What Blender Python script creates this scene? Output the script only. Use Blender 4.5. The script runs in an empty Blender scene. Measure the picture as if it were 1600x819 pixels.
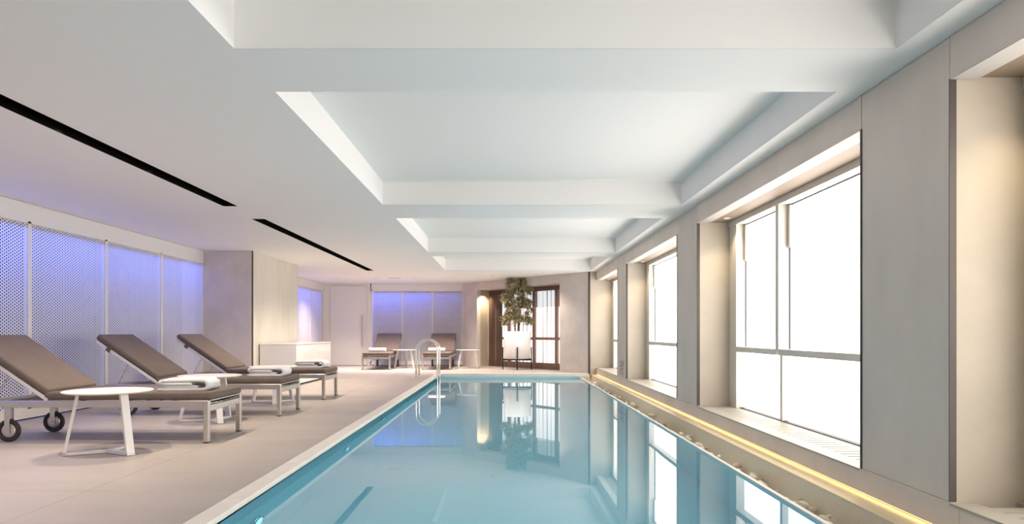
import bpy, bmesh, math, random
from mathutils import Vector, Matrix
R = math.radians
PI = math.pi
scene = bpy.context.scene
COL = scene.collection

# ------------------------------------------------------------------ camera
CAM_H, F_PX = 0.95, 1050.0
cd = bpy.data.cameras.new('camera')
cd.sensor_width = 36.0
cd.lens = F_PX / 1600.0 * 36.0
cd.shift_x = 11.0 / 1600.0
cd.shift_y = 110.5 / 1600.0
cd.clip_start, cd.clip_end = 0.05, 200
cam = bpy.data.objects.new('camera', cd)
cam.location = (0, 0, CAM_H)
cam.rotation_euler = (R(90), 0, 0)
COL.objects.link(cam)
scene.camera = cam

# ------------------------------------------------------------------ world, exposure
w = bpy.data.worlds.new('world')
w.use_nodes = True
w.node_tree.nodes['Background'].inputs['Color'].default_value = (0.93, 0.96, 1.0, 1)
w.node_tree.nodes['Background'].inputs['Strength'].default_value = 0.75
scene.world = w
vs = scene.view_settings
vs.view_transform = 'Standard'
vs.look = 'None'
vs.gamma = 1.0
vs.exposure = 0.98
vs.use_curve_mapping = False
cy = scene.cycles
cy.max_bounces = 14
cy.diffuse_bounces = 8
cy.glossy_bounces = 6
cy.transmission_bounces = 8
cy.transparent_max_bounces = 12
cy.sample_clamp_indirect = 6.0
cy.use_denoising = True

# light levels (tuned)
PANE_LOW, PANE_UP = 1.8, 2.7
SPOT_SLOT, SPOT_BACK, SPOT_RECESS = 88.0, 165.0, 9.0
BLUE = 10.0

def lamp(name, kind, loc, energy, color, rot=(0, 0, 0), size=0.1, size_y=None, spot=None, blend=1.0, parent=None, spread=None):
    d = bpy.data.lights.new(name, kind)
    d.energy = energy
    d.color = color
    if kind == 'AREA':
        d.size = size
        if size_y:
            d.shape = 'RECTANGLE'
            d.size_y = size_y
    else:
        d.shadow_soft_size = size
    if kind == 'SPOT':
        d.spot_size = spot
        d.spot_blend = blend
    if spread and kind == 'AREA': d.spread = spread
    o = bpy.data.objects.new(name, d)
    o.location = loc
    o.rotation_euler = rot
    COL.objects.link(o)
    if parent:
        o.parent = parent
    return o

# ------------------------------------------------------------------ helpers
def tag(o, label=None, cat=None, group=None, kind=None):
    if label: o['label'] = label
    if cat: o['category'] = cat
    if group: o['group'] = group
    if kind: o['kind'] = kind
    return o

def empty(name, loc=(0, 0, 0), rz=0.0, label=None, cat=None, group=None, kind=None):
    o = bpy.data.objects.new(name, None)
    o.empty_display_size = 0.1
    o.location = loc
    o.rotation_euler = (0, 0, rz)
    COL.objects.link(o)
    return tag(o, label, cat, group, kind)

def obj(name, bm, mat, parent=None, smooth=False, loc=None, rz=None):
    me = bpy.data.meshes.new(name)
    bmesh.ops.recalc_face_normals(bm, faces=bm.faces)
    bm.to_mesh(me)
    bm.free()
    me.materials.append(mat)
    if smooth:
        for p in me.polygons: p.use_smooth = True
    o = bpy.data.objects.new(name, me)
    COL.objects.link(o)
    if parent: o.parent = parent
    if loc is not None: o.location = loc
    if rz is not None: o.rotation_euler = (0, 0, rz)
    return o

def inst(name, me, parent=None, loc=(0, 0, 0), rot=None, scale=None):
    o = bpy.data.objects.new(name, me)
    COL.objects.link(o)
    if parent: o.parent = parent
    o.location = loc
    if rot is not None: o.rotation_euler = rot
    if scale is not None: o.scale = scale
    return o

def struct(o, label, cat):
    return tag(o, label, cat, kind='structure')

def NB(): return bmesh.new()

def box(bm, x0, x1, y0, y1, z0, z1, bevel=0.0, seg=1):
    ret = bmesh.ops.create_cube(bm, size=1.0)
    vs_ = ret['verts']
    for v in vs_:
        v.co = Vector(((x0 + x1) / 2 + v.co.x * (x1 - x0), (y0 + y1) / 2 + v.co.y * (y1 - y0), (z0 + z1) / 2 + v.co.z * (z1 - z0)))
    if bevel > 0:
        es = set()
        for v in vs_:
            for e in v.link_edges: es.add(e)
        bmesh.ops.bevel(bm, geom=list(es), offset=bevel, segments=seg, affect='EDGES', profile=0.5)
    return bm

def bar(bm, p, q, wd, th, side=(0, 0, 1)):
    """a rectangular bar from p to q, wd along 'side', th across"""
    p, q = Vector(p), Vector(q)
    d = (q - p).normalized()
    s = Vector(side)
    s = (s - d * s.dot(d)).normalized()
    t = d.cross(s)
    vs_ = []
    for c in (p, q):
        for a, b in ((-1, -1), (1, -1), (1, 1), (-1, 1)):
            vs_.append(bm.verts.new(c + s * (a * wd / 2) + t * (b * th / 2)))
    for f in ((0, 1, 2, 3), (7, 6, 5, 4), (0, 4, 5, 1), (1, 5, 6, 2), (2, 6, 7, 3), (3, 7, 4, 0)):
        bm.faces.new([vs_[i] for i in f])
    return bm

def tube(bm, pts, r, n=10, cap=True):
    """round tube along points; r a number or one per point"""
    pts = [Vector(p) for p in pts]
    rs = r if isinstance(r, (list, tuple)) else [r] * len(pts)
    rings = []
    up = None
    for i, p in enumerate(pts):
        if i == 0: d = pts[1] - p
        elif i == len(pts) - 1: d = p - pts[i - 1]
        else: d = (pts[i + 1] - pts[i - 1])
        d.normalize()
        if up is None:
            up = Vector((0, 0, 1)) if abs(d.z) < 0.9 else Vector((1, 0, 0))
        a = (up - d * up.dot(d)).normalized()
        up = a
        b = d.cross(a)
        rings.append([bm.verts.new(p + (a * math.cos(2 * PI * k / n) + b * math.sin(2 * PI * k / n)) * rs[i]) for k in range(n)])
    for i in range(len(rings) - 1):
        for k in range(n):
            bm.faces.new((rings[i][k], rings[i][(k + 1) % n], rings[i + 1][(k + 1) % n], rings[i + 1][k]))
    if cap:
        bm.faces.new(rings[0][::-1])
        bm.faces.new(rings[-1])
    return bm

def lathe(bm, prof, n=40, center=(0, 0), axis='z'):
    rings = []
    cx, cy_ = center
    for r, z in prof:
        if r < 1e-6:
            rings.append([bm.verts.new((cx, cy_, z))])
        else:
            rings.append([bm.verts.new((cx + r * math.cos(2 * PI * k / n), cy_ + r * math.sin(2 * PI * k / n), z)) for k in range(n)])
    for i in range(len(rings) - 1):
        A, B = rings[i], rings[i + 1]
        for k in range(n):
            k2 = (k + 1) % n
            if len(A) == 1 and len(B) == 1: continue
            if len(A) == 1: bm.faces.new((A[0], B[k], B[k2]))
            elif len(B) == 1: bm.faces.new((A[k], A[k2], B[0]))
            else: bm.faces.new((A[k], A[k2], B[k2], B[k]))
    return bm

def quad(bm, a, b, c, d):
    bm.faces.new([bm.verts.new(v) for v in (a, b, c, d)])

# ------------------------------------------------------------------ materials
def base_mat(name):
    m = bpy.data.materials.new(name)
    m.use_nodes = True
    nt = m.node_tree
    return m, nt, nt.nodes['Principled BSDF']

def surf(name, col, rough=0.5, metal=0.0, var=0.0, scale=4.0, bump=0.0, bscale=60.0, stretch=(1, 1, 1), spec=0.5, coat=0.0):
    m, nt, b = base_mat(name)
    b.inputs['Roughness'].default_value = rough
    b.inputs['Metallic'].default_value = metal
    b.inputs['Specular IOR Level'].default_value = spec
    b.inputs['Coat Weight'].default_value = coat
    b.inputs['Base Color'].default_value = (*col, 1)
    if var > 0 or bump > 0:
        tc = nt.nodes.new('ShaderNodeTexCoord')
        mp = nt.nodes.new('ShaderNodeMapping')
        mp.inputs['Scale'].default_value = stretch
        geo = nt.nodes.new('ShaderNodeNewGeometry')
        nt.links.new(geo.outputs['Position'], mp.inputs['Vector'])
        src = mp.outputs['Vector']
    if var > 0:
        n = nt.nodes.new('ShaderNodeTexNoise')
        n.inputs['Scale'].default_value = scale
        n.inputs['Detail'].default_value = 6
        n.inputs['Roughness'].default_value = 0.6
        nt.links.new(src, n.inputs['Vector'])
        cr = nt.nodes.new('ShaderNodeValToRGB')
        cr.color_ramp.elements[0].position = 0.3
        cr.color_ramp.elements[1].position = 0.7
        cr.color_ramp.elements[0].color = (*[c * (1 - var) for c in col], 1)
        cr.color_ramp.elements[1].color = (*[min(1, c * (1 + var)) for c in col], 1)
        nt.links.new(n.outputs['Fac'], cr.inputs['Fac'])
        nt.links.new(cr.outputs['Color'], b.inputs['Base Color'])
    if bump > 0:
        n2 = nt.nodes.new('ShaderNodeTexNoise')
        n2.inputs['Scale'].default_value = bscale
        n2.inputs['Detail'].default_value = 4
        nt.links.new(src, n2.inputs['Vector'])
        bp = nt.nodes.new('ShaderNodeBump')
        bp.inputs['Strength'].default_value = bump
        bp.inputs['Distance'].default_value = 0.01
        nt.links.new(n2.outputs['Fac'], bp.inputs['Height'])
        nt.links.new(bp.outputs['Normal'], b.inputs['Normal'])
    return m

def emit(name, col, strength, gloss=0.0):
    m, nt, b = base_mat(name)
    b.inputs['Base Color'].default_value = (0.8, 0.8, 0.8, 1)
    b.inputs['Roughness'].default_value = 0.15
    b.inputs['Emission Color'].default_value = (*col, 1)
    b.inputs['Emission Strength'].default_value = strength
    return m

M = {}
M['ceiling'] = surf('ceiling_paint', (0.85, 0.835, 0.82), 0.75, spec=0.2)
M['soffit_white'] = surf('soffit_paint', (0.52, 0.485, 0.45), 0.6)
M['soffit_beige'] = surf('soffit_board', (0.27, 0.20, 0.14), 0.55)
M['concrete'] = surf('fine_concrete', (0.75, 0.64, 0.56), 0.6, var=0.08, scale=2.2, bump=0.06, bscale=90, stretch=(1, 1, 0.45), spec=0.3)
M['concrete_back'] = surf('pinkish_plaster', (0.60, 0.54, 0.50), 0.65, var=0.10, scale=2.6, bump=0.05, bscale=80, spec=0.3)
M['plaster_warm_lit'] = surf('warm_light_tinted_plaster', (0.49, 0.43, 0.35), 0.6, var=0.06, scale=3.0, bump=0.05, bscale=60, spec=0.3)  # pier concrete again, warm light on the returns put into the colour
M['pier_side'] = surf('pier_plaster', (0.60, 0.565, 0.50), 0.6, var=0.09, scale=2.4, bump=0.06, bscale=70, stretch=(1, 1, 0.4), spec=0.3)
M['tile'] = surf('floor_tile', (0.42, 0.37, 0.33), 0.42, var=0.07, scale=1.6, bump=0.02, bscale=50, stretch=(0.6, 1.6, 1), spec=0.4)
M['grout'] = surf('grout', (0.36, 0.31, 0.27), 0.8)
M['coping'] = surf('coping_stone', (0.76, 0.71, 0.64), 0.5, var=0.04, scale=6)
M['white_metal'] = surf('white_powder_coat', (0.72, 0.69, 0.66), 0.35)
M['white_board'] = surf('white_lacquer', (0.71, 0.685, 0.66), 0.35)
M['white_gloss'] = surf('gloss_white', (0.86, 0.85, 0.84), 0.12, coat=0.3)
M['steel'] = surf('satin_steel', (0.66, 0.63, 0.60), 0.3, metal=1.0)
M['chrome'] = surf('polished_steel', (0.78, 0.77, 0.75), 0.10, metal=1.0)
M['bronze'] = surf('bronze_edge', (0.07, 0.055, 0.045), 0.5)
M['black'] = surf('black_paint', (0.004, 0.0035, 0.003), 0.9, spec=0.05)
M['black_metal'] = surf('black_steel', (0.035, 0.03, 0.03), 0.4, metal=0.6)
M['rubber'] = surf('black_rubber', (0.03, 0.028, 0.027), 0.6)
M['cushion'] = surf('taupe_fabric', (0.150, 0.118, 0.100), 0.85, var=0.07, scale=5, bump=0.12, bscale=500, spec=0.2)
M['webbing'] = surf('grey_webbing', (0.40, 0.36, 0.33), 0.8)
M['towel'] = surf('white_terry', (0.80, 0.785, 0.77), 0.95, bump=0.6, bscale=350, spec=0.1)
M['sill'] = surf('cream_sill', (0.43, 0.395, 0.33), 0.45)
M['sill_dark'] = surf('sill_void', (0.10, 0.09, 0.07), 0.8)
M['ledge'] = surf('warm_light_tinted_stone', (0.86, 0.72, 0.48), 0.5, var=0.03, scale=8)  # ledge stone with the warm strip light's yellow put into its colour
M['frame'] = surf('cream_window_frame', (0.70, 0.65, 0.58), 0.4)
M['gasket'] = surf('dark_gasket', (0.06, 0.06, 0.065), 0.5)
M['frame_brown'] = surf('brown_window_frame', (0.33, 0.23, 0.18), 0.5)
M['trunk'] = surf('bark', (0.20, 0.13, 0.08), 0.8, var=0.2, scale=30)
M['soil'] = surf('dark_soil', (0.06, 0.045, 0.035), 0.95, bump=0.8, bscale=80)
M['cavity'] = surf('dark_cavity', (0.012, 0.012, 0.02), 0.95, spec=0.1)
M['pane_low'] = emit('frosted_lit_glass', (1.0, 0.945, 0.90), PANE_LOW)
M['pane_up'] = emit('hazy_lit_glass', (1.0, 0.945, 0.905), PANE_UP)
M['lens'] = emit('lamp_lens', (1.0, 0.86, 0.70), 0.5)
M['pane_far'] = emit('milky_glass', (1.0, 0.96, 0.95), 0.95)
M['led'] = emit('warm_led', (1.0, 0.74, 0.40), 1.5)
M['pool_lens'] = emit('pool_lamp_lens', (0.12, 0.42, 1.0), 1.1)

def perforated_material():
    m = bpy.data.materials.new('white_translucent_sheet')
    m.use_nodes = True
    nt = m.node_tree
    nt.nodes.clear()
    out = nt.nodes.new('ShaderNodeOutputMaterial')
    d = nt.nodes.new('ShaderNodeBsdfDiffuse'); d.inputs['Color'].default_value = (0.86, 0.84, 0.82, 1)
    t = nt.nodes.new('ShaderNodeBsdfTranslucent'); t.inputs['Color'].default_value = (0.9, 0.9, 0.92, 1)
    mx = nt.nodes.new('ShaderNodeMixShader'); mx.inputs['Fac'].default_value = 0.30
    nt.links.new(d.outputs[0], mx.inputs[1]); nt.links.new(t.outputs[0], mx.inputs[2])
    nt.links.new(mx.outputs[0], out.inputs['Surface'])
    return m
M['perf'] = perforated_material()

def water_material():
    m = bpy.data.materials.new('pool_water')
    m.use_nodes = True
    nt = m.node_tree
    b = nt.nodes['Principled BSDF']
    b.inputs['Base Color'].default_value = (0.63, 0.91, 0.98, 1)
    b.inputs['Roughness'].default_value = 0.0
    b.inputs['IOR'].default_value = 1.333
    b.inputs['Transmission Weight'].default_value = 1.0
    geo = nt.nodes.new('ShaderNodeNewGeometry')
    n = nt.nodes.new('ShaderNodeTexNoise'); n.inputs['Scale'].default_value = 1.6; n.inputs['Detail'].default_value = 1
    nt.links.new(geo.outputs['Position'], n.inputs['Vector'])
    bp = nt.nodes.new('ShaderNodeBump'); bp.inputs['Strength'].default_value = 0.02; bp.inputs['Distance'].default_value = 0.02
    nt.links.new(n.outputs['Fac'], bp.inputs['Height'])
    nt.links.new(bp.outputs['Normal'], b.inputs['Normal'])
    return m
M['water'] = water_material()

def mosaic(name, c1, c2, size, rough, grout, axes):
    """small square mosaic in world metres on the plane named by axes, e.g. 'yz'"""
    m, nt, b = base_mat(name)
    geo = nt.nodes.new('ShaderNodeNewGeometry')
    sp = nt.nodes.new('ShaderNodeSeparateXYZ')
    cb = nt.nodes.new('ShaderNodeCombineXYZ')
    nt.links.new(geo.outputs['Position'], sp.inputs[0])
    nt.links.new(sp.outputs['XYZ'.index(axes[0].upper())], cb.inputs[0])
    nt.links.new(sp.outputs['XYZ'.index(axes[1].upper())], cb.inputs[1])
    br = nt.nodes.new('ShaderNodeTexBrick')
    br.offset = 0.0
    br.inputs['Color1'].default_value = (*c1, 1)
    br.inputs['Color2'].default_value = (*c2, 1)
    br.inputs['Mortar'].default_value = (*grout, 1)
    br.inputs['Scale'].default_value = 1.0
    br.inputs['Brick Width'].default_value = size
    br.inputs['Row Height'].default_value = size
    br.inputs['Mortar Size'].default_value = size * 0.05
    nt.links.new(cb.outputs[0], br.inputs['Vector'])
    nt.links.new(br.outputs['Color'], b.inputs['Base Color'])
    b.inputs['Roughness'].default_value = rough
    return m
M['mosaic_beige'] = mosaic('beige_mosaic', (0.74, 0.62, 0.48), (0.71, 0.595, 0.46), 0.025, 0.35, (0.80, 0.70, 0.57), 'yz')
POOL1, POOL2, POOLG = (0.50, 0.81, 0.91), (0.48, 0.795, 0.90), (0.54, 0.83, 0.92)
M['pool_yz'] = mosaic('aqua_mosaic_side', POOL1, POOL2, 0.025, 0.3, POOLG, 'yz')
M['pool_xz'] = mosaic('aqua_mosaic_end', POOL1, POOL2, 0.025, 0.3, POOLG, 'xz')
M['pool_xy'] = mosaic('aqua_mosaic_bottom', POOL1, POOL2, 0.025, 0.3, POOLG, 'xy')

def curtain_mat(name, col, alpha):
    m = bpy.data.materials.new(name)
    m.use_nodes = True
    nt = m.node_tree
    nt.nodes.clear()
    out = nt.nodes.new('ShaderNodeOutputMaterial')
    d = nt.nodes.new('ShaderNodeBsdfDiffuse'); d.inputs['Color'].default_value = (*col, 1)
    t = nt.nodes.new('ShaderNodeBsdfTranslucent'); t.inputs['Color'].default_value = (*col, 1)
    tr = nt.nodes.new('ShaderNodeBsdfTransparent')
    m1 = nt.nodes.new('ShaderNodeMixShader'); m1.inputs['Fac'].default_value = 0.35
    m2 = nt.nodes.new('ShaderNodeMixShader'); m2.inputs['Fac'].default_value = alpha
    nt.links.new(d.outputs[0], m1.inputs[1]); nt.links.new(t.outputs[0], m1.inputs[2])
    lw = nt.nodes.new('ShaderNodeLayerWeight'); lw.inputs['Blend'].default_value = 0.5
    mr = nt.nodes.new('ShaderNodeMapRange'); mr.inputs['From Min'].default_value = 0.05; mr.inputs['From Max'].default_value = 0.5
    mr.inputs['To Min'].default_value = alpha; mr.inputs['To Max'].default_value = min(1.0, alpha + 0.6)
    nt.links.new(lw.outputs['Facing'], mr.inputs['Value']); nt.links.new(mr.outputs['Result'], m2.inputs['Fac'])
    nt.links.new(tr.outputs[0], m2.inputs[1]); nt.links.new(m1.outputs[0], m2.inputs[2])
    nt.links.new(m2.outputs[0], out.inputs['Surface'])
    return m
M['curtain_sheer'] = curtain_mat('brown_voile', (0.30, 0.20, 0.155), 0.32)
M['curtain_full'] = curtain_mat('brown_gathered_voile', (0.23, 0.15, 0.115), 0.96)

def glass_mat():
    m = bpy.data.materials.new('clear_glass')
    m.use_nodes = True
    nt = m.node_tree
    nt.nodes.clear()
    out = nt.nodes.new('ShaderNodeOutputMaterial')
    tr = nt.nodes.new('ShaderNodeBsdfTransparent'); tr.inputs['Color'].default_value = (0.95, 0.97, 0.97, 1)
    g = nt.nodes.new('ShaderNodeBsdfGlossy'); g.inputs['Roughness'].default_value = 0.02
    mx = nt.nodes.new('ShaderNodeMixShader'); mx.inputs['Fac'].default_value = 0.06
    nt.links.new(tr.outputs[0], mx.inputs[1]); nt.links.new(g.outputs[0], mx.inputs[2])
    nt.links.new(mx.outputs[0], out.inputs['Surface'])
    return m
M['glass'] = glass_mat()

def leaf_mat():
    m = bpy.data.materials.new('olive_leaf')
    m.use_nodes = True
    nt = m.node_tree
    b = nt.nodes['Principled BSDF']
    oi = nt.nodes.new('ShaderNodeNewGeometry')
    cr = nt.nodes.new('ShaderNodeValToRGB')
    cr.color_ramp.elements[0].color = (0.24, 0.21, 0.10, 1)
    cr.color_ramp.elements[1].color = (0.55, 0.49, 0.30, 1)
    nt.links.new(oi.outputs['Random Per Island'], cr.inputs['Fac'])
    nt.links.new(cr.outputs['Color'], b.inputs['Base Color'])
    b.inputs['Roughness'].default_value = 0.45
    return m
M['leaf'] = leaf_mat()

def pebble_mat():
    m = bpy.data.materials.new('pale_pebble')
    m.use_nodes = True
    nt = m.node_tree
    b = nt.nodes['Principled BSDF']
    oi = nt.nodes.new('ShaderNodeObjectInfo')
    cr = nt.nodes.new('ShaderNodeValToRGB')
    cr.color_ramp.elements[0].color = (0.50, 0.41, 0.30, 1)
    cr.color_ramp.elements[1].color = (0.80, 0.73, 0.62, 1)
    nt.links.new(oi.outputs['Random'], cr.inputs['Fac'])
    nt.links.new(cr.outputs['Color'], b.inputs['Base Color'])
    b.inputs['Roughness'].default_value = 0.55
    return m
M['pebble'] = pebble_mat()

# ------------------------------------------------------------------ key dimensions (metres; camera at origin looking +Y)
ZC = 2.37                       # ceiling
YB, YF = 19.4, -5.0             # back wall, wall behind the camera
XL = -5.22                      # perforated wall
XW = 2.13                       # face of the window wall
XG = 2.60                       # glass
ZS = 0.137                      # sill
ZH = 2.165                      # header underside
WZ = -0.105                     # water
PXL, PXR = -1.60, 1.74          # pool walls
PY0, PY1 = -2.0, 15.6

# ------------------------------------------------------------------ floor
fl = struct(obj('floor', box(NB(), -5.75, 2.6, 15.62, 21.5, -0.16, -0.012), M['grout']), 'beige large-format tiled deck around the pool', 'floor')
b_ = NB()
box(b_, -5.75, PXL, YF, 15.62, -0.16, -0.012)
me_ = bpy.data.meshes.new('deck_bed'); b_.to_mesh(me_); b_.free(); me_.materials.append(M['grout'])
inst('deck_bed', me_, fl)
inst('deck_bed_front', obj('deck_bed_front', box(NB(), PXL, 3.2, YF, PY0 - 0.02, -0.16, -0.012), M['grout'], fl).data, fl).hide_render = False
bpy.data.objects.remove(bpy.data.objects['deck_bed_front.001'])
tile_cache = {}
def tile_mesh(a, b):
    k = (round(a, 3), round(b, 3))
    if k not in tile_cache:
        bm = box(NB(), 0, a, 0, b, -0.012, 0.0, 0.0015, 1)
        me = bpy.data.meshes.new('floor_tile')
        bm.to_mesh(me); bm.free()
        me.materials.append(M['tile'])
        tile_cache[k] = me
    return tile_cache[k]
GAP = 0.004
TX = [-5.215, -4.31, -3.41, -2.51, PXL]
ys = []
y = 5.99
while y > YF: y -= 0.98
y0 = y
while y0 < YB:
    y1 = min(y0 + 0.98, YB)
    ya = max(y0, YF)
    for i in range(4):
        inst('floor_tile', tile_mesh(TX[i + 1] - TX[i] - GAP, y1 - ya - GAP), fl, (TX[i] + GAP / 2, ya + GAP / 2, 0))
    y0 += 0.98
xs_ = [PXL, -0.70, 0.20, 1.10, 1.96]
for (ya, yb) in ((15.73, 16.77), (16.77, 17.75), (17.75, 18.73), (18.73, YB)):
    for i in range(4):
        inst('floor_tile', tile_mesh(xs_[i + 1] - xs_[i] - GAP, yb - ya - GAP), fl, (xs_[i] + GAP / 2, ya + GAP / 2, 0))

# ------------------------------------------------------------------ pool
pool = struct(obj('pool_basin', box(NB(), PXL - 0.1, 2.2, PY0 - 0.1, PY1 + 0.1, -1.55, -1.32), M['pool_xy']), 'aqua mosaic pool basin sunk in the beige deck', 'pool')
obj('basin_wall', box(NB(), PXL - 0.10, PXL, PY0, PY1, -1.32, -0.04), M['pool_yz'], pool)
obj('basin_wall', box(NB(), PXR, PXR + 0.03, PY0, PY1, -1.32, -0.098), M['pool_yz'], pool)
obj('basin_wall', box(NB(), PXL - 0.1, PXR + 0.03, PY1, PY1 + 0.1, -1.32, -0.025), M['pool_xz'], pool)
obj('basin_wall', box(NB(), PXL - 0.1, 2.0, PY0 - 0.1, PY0, -1.32, -0.025), M['pool_xz'], pool)
cp = struct(obj('trim_1', box(NB(), PXL - 0.10, PXL, PY0, PY1, -0.04, -0.03), M['grout']), 'cream coping stones along the pool edge beside the loungers', 'coping')
yy = PY0
cst = None
while yy < PY1 - 0.01:
    ln = min(0.98, PY1 - yy)
    bm = box(NB(), 0, 0.125, 0, ln - 0.003, -0.03, 0.004, 0.006, 2)
    if abs(ln - 0.98) < 1e-6 and cst is not None:
        bm.free(); inst('coping_stone', cst, cp, (PXL, yy, 0))
    else:
        o = obj('coping_stone', bm, M['coping'], cp, loc=(PXL, yy, 0))
        if cst is None: cst = o.data
    yy += 0.98
xx = PXL
while xx < 1.94:
    ln = min(0.9, 1.955 - xx)
    obj('coping_stone', box(NB(), xx, xx + ln - 0.003, PY1 - 0.02, PY1 + 0.12, -0.075, 0.004, 0.005, 2), M['coping'], cp)
    xx += 0.9

wbm = NB()
quad(wbm, (PXL, PY0, WZ), (PXR, PY0, WZ), (PXR, PY1, WZ), (PXL, PY1, WZ))
wt = obj('pool_water', wbm, M['water'])
tag(wt, 'still turquoise water filling the long indoor pool', 'water', kind='stuff')

# pool lamps on the left basin wall
for i, (py, pz) in enumerate(((4.32, -0.69), (6.75, -0.72), (8.75, -0.62), (11.0, -0.66), (13.2, -0.66))):
    nm = ['nearest the camera', 'second from the camera', 'third from the camera', 'fourth from the camera', 'farthest from the camera'][i]
    t = empty('pool_light', (PXL, py, pz), 0, 'round blue underwater lamp on the lounger side of the pool, ' + nm, 'pool lamp', 'underwater lamps on the pool wall')
    r = lathe(NB(), [(0.0, 0.0), (0.10, 0.0), (0.10, 0.018), (0.085, 0.026), (0.075, 0.018)], 28)
    o = obj('bezel', r, M['chrome'], t, True); o.rotation_euler = (0, R(90), 0)
    o = obj('lens', lathe(NB(), [(0.0, 0.024), (0.05, 0.022), (0.074, 0.016)], 28), M['pool_lens'], t, True); o.rotation_euler = (0, R(90), 0)

# overflow channel on the window side
ch = struct(obj('trim_2', box(NB(), PXR + 0.03, 2.005, PY0, PY1, -0.30, -0.235), M['mosaic_beige']), 'overflow channel with pebbles between pool and window wall', 'channel')
obj('overflow_lip', box(NB(), PXR, PXR + 0.032, PY0, PY1, -0.098, -0.088, 0.003, 1), M['coping'], ch)
obj('mosaic_face', box(NB(), 2.005, 2.06, PY0, PY1, -0.30, -0.034), M['mosaic_beige'], ch)
obj('channel_end', box(NB(), PXR + 0.031, 2.004, PY1, PY1 + 0.05, -0.30, -0.026), M['mosaic_beige'], ch)
obj('ledge', box(NB(), 1.998, XW + 0.04, PY0, PY1, -0.034, -0.026, 0.002, 1), M['ledge'], ch)
obj('led_strip', box(NB(), XW + 0.003, XW + 0.028, PY0, PY1, -0.006, -0.003), M['led'], ch)
random.seed(11)
pmeshes = []
for k in range(6):
    bm = NB()
    bmesh.ops.create_icosphere(bm, subdivisions=2, radius=1.0)
    sx, sy, sz = random.uniform(0.8, 1.2), random.uniform(0.9, 1.4), random.uniform(0.55, 0.8)
    for v in bm.verts:
        v.co = Vector((v.co.x * sx, v.co.y * sy, v.co.z * sz)) * (1 + random.uniform(-0.06, 0.06))
    me = bpy.data.meshes.new('pebble')
    bm.to_mesh(me); bm.free()
    for p in me.polygons: p.use_smooth = True
    me.materials.append(M['pebble'])
    pmeshes.append(me)
n = 0
clumps = [3.3 + 0.62 * i + random.uniform(-0.2, 0.2) for i in range(20)]
while n < 280:
    if random.random() < 0.6:
        py = random.choice(clumps) + random.gauss(0, 0.16)
    else:
        py = random.uniform(3.0, 15.5)
    if not 2.9 < py < 15.5: continue
    r = random.uniform(0.016, 0.034)
    big = random.random() < 0.10
    if big: r = random.uniform(0.036, 0.048)
    z = -0.235 + r * 0.6 + (0.035 if n % 3 else 0.0)
    xmin = 1.785
    px = random.uniform(xmin, 1.99 - r)
    inst('pebble', random.choice(pmeshes), ch, (px, py, z + (0.03 if random.random() < 0.3 else 0)), (random.uniform(-.5, .5), random.uniform(-.5, .5), random.uniform(0, 6)), (r, r, r))
    n += 1

# ------------------------------------------------------------------ ceiling with coffers and slots
CX0, CX1 = -1.355, 1.955
COFFERS = [(-0.75, 3.36), (3.96, 7.455), (8.33, 11.87), (12.5, 15.3)]
SLOTS = [(0.6, 7.53), (8.395, 15.34)]
SX0, SX1 = -3.15, -3.01
CD = 0.256
holes = [(CX0, CX1, a, b) for a, b in COFFERS] + [(SX0, SX1, a, b) for a, b in SLOTS]
xs = sorted({-5.75, 2.85} | {h[0] for h in holes} | {h[1] for h in holes})
ys = sorted({YF - 0.1, 22.0} | {h[2] for h in holes} | {h[3] for h in holes})
bm = NB()
vmap = {}
def gv(x, y, z):
    k = (round(x, 4), round(y, 4), round(z, 4))
    if k not in vmap: vmap[k] = bm.verts.new((x, y, z))
    return vmap[k]
for i in range(len(xs) - 1):
    for j in range(len(ys) - 1):
        mx, my = (xs[i] + xs[i + 1]) / 2, (ys[j] + ys[j + 1]) / 2
        if any(h[0] < mx < h[1] and h[2] < my < h[3] for h in holes): continue
        bm.faces.new((gv(xs[i], ys[j], ZC), gv(xs[i], ys[j + 1], ZC), gv(xs[i + 1], ys[j + 1], ZC), gv(xs[i + 1], ys[j], ZC)))
me = bpy.data.meshes.new('ceiling'); bm.to_mesh(me); bm.free(); me.materials.append(M['ceiling'])
ceil = inst('ceiling', me)
struct(ceil, 'white plaster ceiling with four recessed coffers over the pool', 'ceiling')
for a, b in COFFERS:
    bm = NB()
    T = 0.05
    box(bm, CX0 - T, CX0, a - T, b + T, ZC + 0.0015, ZC + CD)
    box(bm, CX1, CX1 + T, a - T, b + T, ZC + 0.0015, ZC + CD)
    box(bm, CX0, CX1, a - T, a, ZC + 0.0015, ZC + CD)
    box(bm, CX0, CX1, b, b + T, ZC + 0.0015, ZC + CD)
    box(bm, CX0 - T, CX1 + T, a - T, b + T, ZC + CD, ZC + CD + T)
    obj('coffer', bm, M['ceiling'], ceil)
# roof above everything so no daylight leaks in
obj('roof_slab', box(NB(), -5.8, 2.9, YF - 0.2, 22.0, ZC + 0.5, ZC + 0.6), M['ceiling'], ceil)
obj('roof_edge', box(NB(), -5.8, -5.7, YF - 0.2, 22.0, ZC, ZC + 0.5), M['ceiling'], ceil)
obj('roof_edge', box(NB(), 2.8, 2.9, YF - 0.2, 22.0, ZC, ZC + 0.5), M['ceiling'], ceil)

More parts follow.
